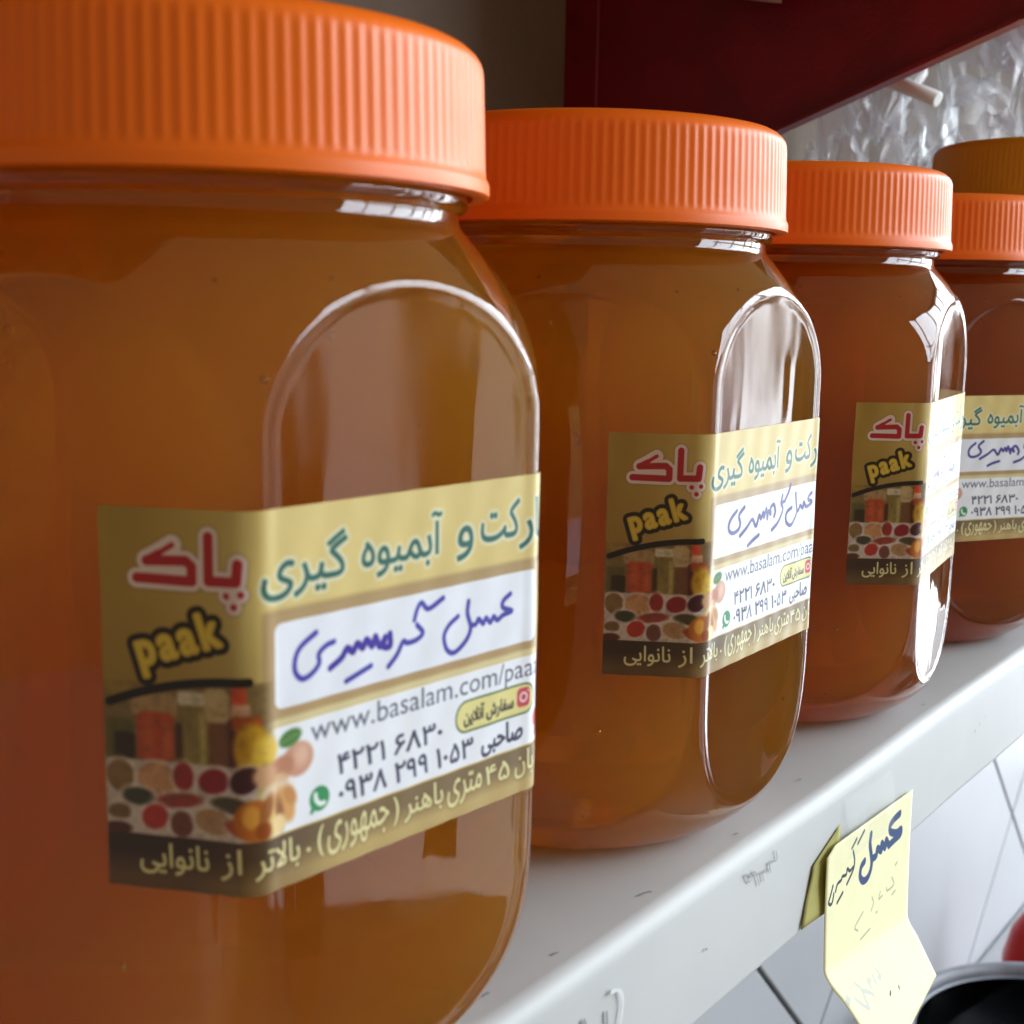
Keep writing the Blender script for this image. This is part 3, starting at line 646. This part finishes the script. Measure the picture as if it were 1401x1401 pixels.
def make_jar(x, y, a, label, protos=None, zscale=1, lid=M_lid, honey=M_honey, lab=None, lid_s=(1, 1), drop=0):
    t = thing("honey_jar", label, "jar", W(x, y, ZS+.25), -a, GRP)
    if protos is None:
        b = mesh_obj("jar_body", bv, bf, M_pet, t); h = mesh_obj("honey", hv, hf, honey, t); l = mesh_obj("lid", lv, lf, lid, t)
        s = mesh_obj("label", av, af, None, t, uvs=auv)
        l.location.z = .1208
        for o, ang in ((b, 62), (l, 55)):
            m_ = o.modifiers.new("edges", 'EDGE_SPLIT'); m_.split_angle = R(ang)
        a_b = mesh_obj('air_bubbles', ubv, ubf, M_bubble, t); tag(a_b, kind='stuff')
        parts = dict(b=b, h=h, l=l, s=s, a=a_b)
    else:
        parts = {}
        for k, o in protos.items():
            c = o.copy(); C.objects.link(c); c.parent = t; parts[k] = c
            if k in 'hls' and k != 'b': c.data = o.data.copy()
        parts['h'].data.materials.clear(); parts['h'].data.materials.append(honey)
        parts['l'].data.materials.clear(); parts['l'].data.materials.append(lid)
    parts['s'].data.materials.clear(); parts['s'].data.materials.append(lab)
    if zscale != 1:
        for k in 'bhsa': parts[k].scale.z = zscale
        parts['l'].location.z = .1208*zscale-.0; parts['l'].scale = (lid_s[0], lid_s[0], lid_s[1])
    parts['s'].location.z = -drop/1000
    parts['l'].rotation_euler.x = random.uniform(-.006, .006)
    parts['l'].rotation_euler.z = random.uniform(0, 6)
    return t, parts
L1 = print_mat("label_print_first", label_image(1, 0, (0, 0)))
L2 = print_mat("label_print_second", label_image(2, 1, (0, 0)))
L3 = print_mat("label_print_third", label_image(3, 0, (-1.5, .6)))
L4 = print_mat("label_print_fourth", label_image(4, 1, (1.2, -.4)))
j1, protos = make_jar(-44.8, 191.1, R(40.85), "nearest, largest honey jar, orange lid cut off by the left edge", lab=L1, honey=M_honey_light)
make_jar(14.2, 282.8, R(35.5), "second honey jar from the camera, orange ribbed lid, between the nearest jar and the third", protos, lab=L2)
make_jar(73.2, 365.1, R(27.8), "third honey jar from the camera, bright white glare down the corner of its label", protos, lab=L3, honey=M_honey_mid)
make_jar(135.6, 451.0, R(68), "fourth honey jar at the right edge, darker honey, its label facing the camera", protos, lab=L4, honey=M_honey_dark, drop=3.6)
make_jar(204, 534, R(40), "farthest jar with a mustard yellow lid rising behind the fourth jar's orange lid", protos, zscale=1.2, lid=M_ylid, lab=L3, lid_s=(1.06, 1.15), honey=M_honey_dark)

# ------------------------------------------------------------------ sticky notes taped to the lip
NB = [[(49.0,3.8),(44.6,4.2),(41.7,5.2),(42.5,6.8),(46.9,8.1),(50.3,8.0),(50.2,9.1),(45.0,9.6),(41.6,10.0)],[(41.6,9.9),(39.3,8.1),(38.9,9.8),(36.2,8.2),(36.2,9.9),(33.2,8.7),(32.7,10.2),(30.1,10.4)],[(28.1,3.8),(27.8,6.3),(29.3,10.1),(29.3,12.4),(27.3,14.3),(24.2,14.5),(21.9,12.8),(22.3,10.5),(24.5,9.6)]]
NT = [[(23.2,1.6),(19.3,3.8)],[(18.3,2.3),(15.5,3.9)],[(16.4,4.9),(17.6,7.4),(17.1,9.6),(13.2,12.3)],[(17.0,9.0),(14.8,9.4),(13.1,8.4),(12.5,9.7),(10.1,9.5),(9.4,10.2),(7.1,10.6),(6.1,12.1)],[(4.3,10.2),(3.0,12.3),(2.0,13.8),(3.3,14.7),(4.4,14.1),(5.0,12.4)],[(10.7,13.7),(7.3,15.4)]]
NL = [[(45.0,18.7),(46.6,20.8),(42.0,21.3),(41.0,20.4)],[(47.8,22.6),(45.5,23.1)],[(36.6,20.3),(35.7,21.9),(38.1,21.6)],[(30.7,20.2),(31.8,21.9),(30.4,23.5)],[(34.7,24.8),(33.9,24.9)],[(24.7,22.4),(19.4,24.9),(21.3,26.3)],[(29.6,27.9),(23.3,29.0)],[(48.6,15.7),(47.2,16.2)]]
FL = [[(18.1,37.4),(16.6,37.7),(16.4,38.5)],[(20.9,37.3),(20.4,37.9),(20.0,38.6)],[(24.4,37.1),(24.6,38.1),(23.0,38.7)],[(10.6,36.4),(11.2,37.7),(9.3,41.1)],[(11.3,37.9),(14.0,39.0),(15.3,40.0)],[(5.8,38.2),(8.0,40.5),(9.3,41.1)],[(3.2,37.1),(1.4,37.8)]]
FK = [[(25.0,42.3),(23.4,42.8)],[(31.1,43.0),(30.3,43.5)]]
c = Canvas(0, 58, 0, 52, 14, c8(240, 237, 192))
c.a *= (1+.03*(fbm(c.h, c.w, 50, 9)-.5))[..., None]
m = c.strokes(NB, .95); c.paint(m, c8(30, 62, 116)); c.paint(c.strokes(NT, .42), c8(36, 52, 66)); c.paint(c.strokes(NL, .28)*.55, c8(120, 130, 110)); c.paint(c.strokes(FL, .6)*.45, c8(150, 158, 190)); c.paint(c.strokes(FK, .25), c8(50, 50, 50))
M_note = print_mat("pale_yellow_note_paper", c.image("note_writing"), .75)
def note_pt(i, j, nu=40, nv=44):
    a = i/(nu-1); t = j/(nv-1)*1.63
    s = 113.6+a*58.6-1.0*a
    zt = -119.9-3.2*a; zf = -148.4-8.7*a
    lift = .8+1.3*(1-a)**2+.3*math.sin(a*3.1)
    if t <= 1: z = zt+(zf-zt)*t; o = lift+.8*t*t
    else:
        q = t-1; e = q/.63
        o1 = 19*(1-a)+10.2*a; z1 = -166*(1-a)-171.1*a; o0 = lift+.8
        z = zf+(z1-zf)*e; o = o0+(o1-o0)*(e if e > .3 else e*(e/.3)*.6+e*.4)
    zcut = -117.5 if a > .2 else -117.5-(0.2-a)*22
    return P(s, o, min(z, zcut if t < .15 else z))
v, f = grid(40, 44, note_pt); uv = [(i/39, 1-min(1, (j/43*1.63)*31/52)) for j in range(44) for i in range(40)]
note = mesh_obj("sticky_note", v, f, M_note, None, uvs=uv); tag(note, "pale yellow paper note with blue handwriting, folded forward, taped on the shelf lip", "note"); sheet(note, .00015)
M_tape = mat("clear_tape", (.95, .97, .97), .12, Alpha=.10, Specular_IOR_Level=.9)
v, f = grid(14, 8, lambda i, j: P(126+i*2.3, 2.2+.3*math.sin(i*.8) if j > 3 else .55+1.6*(j/4.), -112.3-j*2.0-.1*i))
tp = mesh_obj("tape", v, f, M_tape, note)
M_note2 = noise_mix(mat("yellow_note_paper", (.50, .46, .14), .8), (.36, .34, .10), (.43, .40, .13), 60, 3)  # shade from the front note is put into this olive colour
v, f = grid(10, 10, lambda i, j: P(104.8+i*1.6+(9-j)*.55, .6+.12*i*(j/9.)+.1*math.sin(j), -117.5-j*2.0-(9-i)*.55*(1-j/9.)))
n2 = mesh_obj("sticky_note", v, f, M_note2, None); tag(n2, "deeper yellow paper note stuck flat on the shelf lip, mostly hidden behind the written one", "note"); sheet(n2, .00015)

# ------------------------------------------------------------------ things on the floor
def lathe(name, prof_, m, parent, n=64, loc=(0, 0, 0), bump=None):
    v, f = [], []
    for z, r in prof_:
        for i in range(n):
            t = 2*math.pi*i/n; k = r*(1+(bump(t, z) if bump else 0)); v.append(((k*math.cos(t)+loc[0])/1000, (k*math.sin(t)+loc[1])/1000, (z+loc[2])/1000))
    for j in range(len(prof_)-1):
        for i in range(n): a = j*n+i; b = j*n+(i+1) % n; f.append((a, b, b+n, a+n))
    if prof_[0][1] > 0: f.append(tuple(reversed(range(n))))
    if prof_[-1][1] > 0: f.append(tuple(range((len(prof_)-1)*n, len(prof_)*n)))
    return mesh_obj(name, v, f, m, parent)
q_ = EA+ED*769+EN*(-82)
ba = thing("mixing_bowl", "round black bowl with a grey rim, below the paper note at the lower right", "bowl", W(q_[0], q_[1], -611.7))
lathe("bowl_body", [(0, 62), (2, 66), (50, 88), (103, 101.5), (105, 101.5), (105, 98.5), (50, 84), (6, 62), (5, .01)], M_basin, ba, 96)
rim = lathe("rim", [(103, 101.6), (105, 105.5), (109, 107), (112.5, 106), (113, 103.5), (111, 100.5), (106, 98.4), (103, 98.6)], noise_mix(mat("grey_bowl_rim", (.16, .16, .19), .4), (.15, .15, .18), (.22, .22, .26), 30), ba, 128)
sc = thing("steel_scoop", "grey metal scoop lying inside the black bowl", "scoop", W(q_[0]+44, q_[1]-12, -595), R(25))
v, f = grid(16, 10, lambda i, j: ((i-7.5)*.0042*(1-.04*j), j*.0075-.02, .001+.0002*(i-7.5)**2+.03*(j/9.)))
o = mesh_obj("scoop_blade", v, f, M_steel, sc); sheet(o, .001)
lathe("scoop_handle", [(0, 3), (30, 3.6), (60, 4), (64, 2)], M_steel, sc, 16).matrix_local = Matrix.Translation((0, .05, .035)) @ Matrix.Rotation(R(-60), 4, 'X')
jg = thing("red_jug", "glossy red plastic jug standing on the worktop behind the black bowl", "jug", W(449, 1056, -611.7), R(30))
jg.scale = (.36, .36, .53)
lathe("jug_body", [(0, 70), (6, 78), (60, 84), (130, 82), (175, 66), (205, 40), (226, 27), (236, 26)], M_red, jg, 48, bump=lambda t, z: .03*math.cos(4*t))
lathe("cap", [(236, 26), (237, 31), (262, 31), (266, 27)], noise_mix(mat("pink_red_cap", (.7, .08, .12), .3), (.55, .02, .04), (.68, .05, .08), 30), jg, 32)
def jhandle():
    pts = [(60+0, 0, 90), (104, 0, 100), (118, 0, 140), (100, 0, 186), (50, 0, 205)]; n = 10; v, f = [], []
    for k, p in enumerate(pts):
        for i in range(n): t = 2*math.pi*i/n; v.append(((p[0]+9*math.cos(t))/1000, 9*math.sin(t)/1000, (p[2]+6*math.cos(t+1.2))/1000))
    for j in range(len(pts)-1):
        for i in range(n): a = j*n+i; b = j*n+(i+1) % n; f.append((a, b, b+n, a+n))
    mesh_obj("handle", v, f, M_red, jg)
jhandle()

# ------------------------------------------------------------------ crumpled clear bags farther along the shelf
M_bag = bpy.data.materials.new("clear_cellophane"); M_bag.use_nodes = True
N = M_bag.node_tree.nodes; L = M_bag.node_tree.links; b = N["Principled BSDF"]
b.inputs["Base Color"].default_value = (.80, .83, .88, 1); b.inputs["Roughness"].default_value = .14; b.inputs["Specular IOR Level"].default_value = 1.0
b.inputs["Coat Weight"].default_value = .6; b.inputs["Coat Roughness"].default_value = .06
lw = N.new("ShaderNodeLayerWeight"); lw.inputs[0].default_value = .35
mr = N.new("ShaderNodeMapRange"); mr.inputs["To Min"].default_value = .14; mr.inputs["To Max"].default_value = .75; L.new(lw.outputs["Facing"], mr.inputs["Value"]); L.new(mr.outputs[0], b.inputs["Alpha"])
tc = N.new("ShaderNodeTexCoord"); vo = N.new("ShaderNodeTexVoronoi"); vo.inputs["Scale"].default_value = 7; L.new(tc.outputs["Object"], vo.inputs["Vector"])
no = N.new("ShaderNodeTexNoise"); no.inputs["Scale"].default_value = 6; no.inputs["Detail"].default_value = 1.5; no.inputs["Distortion"].default_value = 1.0; L.new(tc.outputs["Object"], no.inputs["Vector"])
ad = N.new("ShaderNodeMath"); ad.operation = 'ADD'; L.new(vo.outputs["Distance"], ad.inputs[0]); L.new(no.outputs["Fac"], ad.inputs[1])
bp = N.new("ShaderNodeBump"); bp.inputs["Strength"].default_value = .8; bp.inputs["Distance"].default_value = .008; L.new(ad.outputs[0], bp.inputs["Height"]); L.new(bp.outputs[0], b.inputs["Normal"])
from mathutils import noise as MN
def bag(loc, sx, sy, sz, seed, label):
    t = thing("plastic_bag", label, "bag", loc, random.uniform(0, 3), "clear plastic bags farther along the shelf")
    nu, nv = 90, 60; v = []
    for j in range(nv):
        ph = math.pi*(j/(nv-1))-math.pi/2
        for i in range(nu):
            th_ = 2*math.pi*i/nu
            d = Vector((math.cos(ph)*math.cos(th_), math.cos(ph)*math.sin(th_), math.sin(ph)))
            q = d*2.3+Vector((seed*7.1, 0, 0))
            k = 1+.30*(abs(MN.noise(q))*2-.5)+.10*(abs(MN.noise(q*2.2))*2-.4)
            p = Vector((d.x*sx*k, d.y*sy*k, (math.copysign(abs(d.z)**.7, d.z)*sz*k)+sz))
            p.z = max(p.z, 0); v.append(p/1000)
    f = [(j*nu+i, j*nu+(i+1) % nu, (j+1)*nu+(i+1) % nu, (j+1)*nu+i) for j in range(nv-1) for i in range(nu)]
    o = mesh_obj("bag_film", v, f, M_bag, t, smooth=True); e_ = o.modifiers.new("creases", "EDGE_SPLIT"); e_.split_angle = R(24)
    # gathered neck
    v, f = grid(24, 6, lambda i, j: ((6+j*5.2+3*math.sin(i*2.1+j))*math.cos(2*math.pi*i/24)/1000, (6+j*4.6+3*math.cos(i*1.7))*math.sin(2*math.pi*i/24)/1000, (sz*2*.93+j*7+3*math.sin(i*1.3))/1000), wrap=True)
    mesh_obj("bag_neck", v, f, M_bag, t, smooth=False)
    return t
def on(s, o): q = EA+ED*s+EN*o; return W(q[0], q[1], ZS+.3)
bag(on(535, -166), 44, 44, 104, 1, "crumpled clear plastic bag showing just right of the maroon bracket above the third jar's lid")
bag(on(550, -72), 40, 46, 108, 2, "crumpled clear plastic bag at the right edge above the mustard lid")
bag(on(700, -120), 86, 86, 140, 3, "tall pale plastic bag behind the others, at the top right corner")
tb = thing("paper_roll", "thin white paper roll lying tilted across the clear plastic bags", "roll", P(478, -143, 106.5))
a_ = P(478, -143, 106.5); b_ = P(474, -110, 92)
r_ = lathe("roll_tube", [(0, 2.6), (0, 3.6), (36, 3.6), (36, 2.6)], mat("white_paper", (.82, .82, .80), .55), tb, 24)
tb.rotation_mode = 'QUATERNION'; tb.rotation_quaternion = (b_-a_).to_track_quat('Z', 'Y')
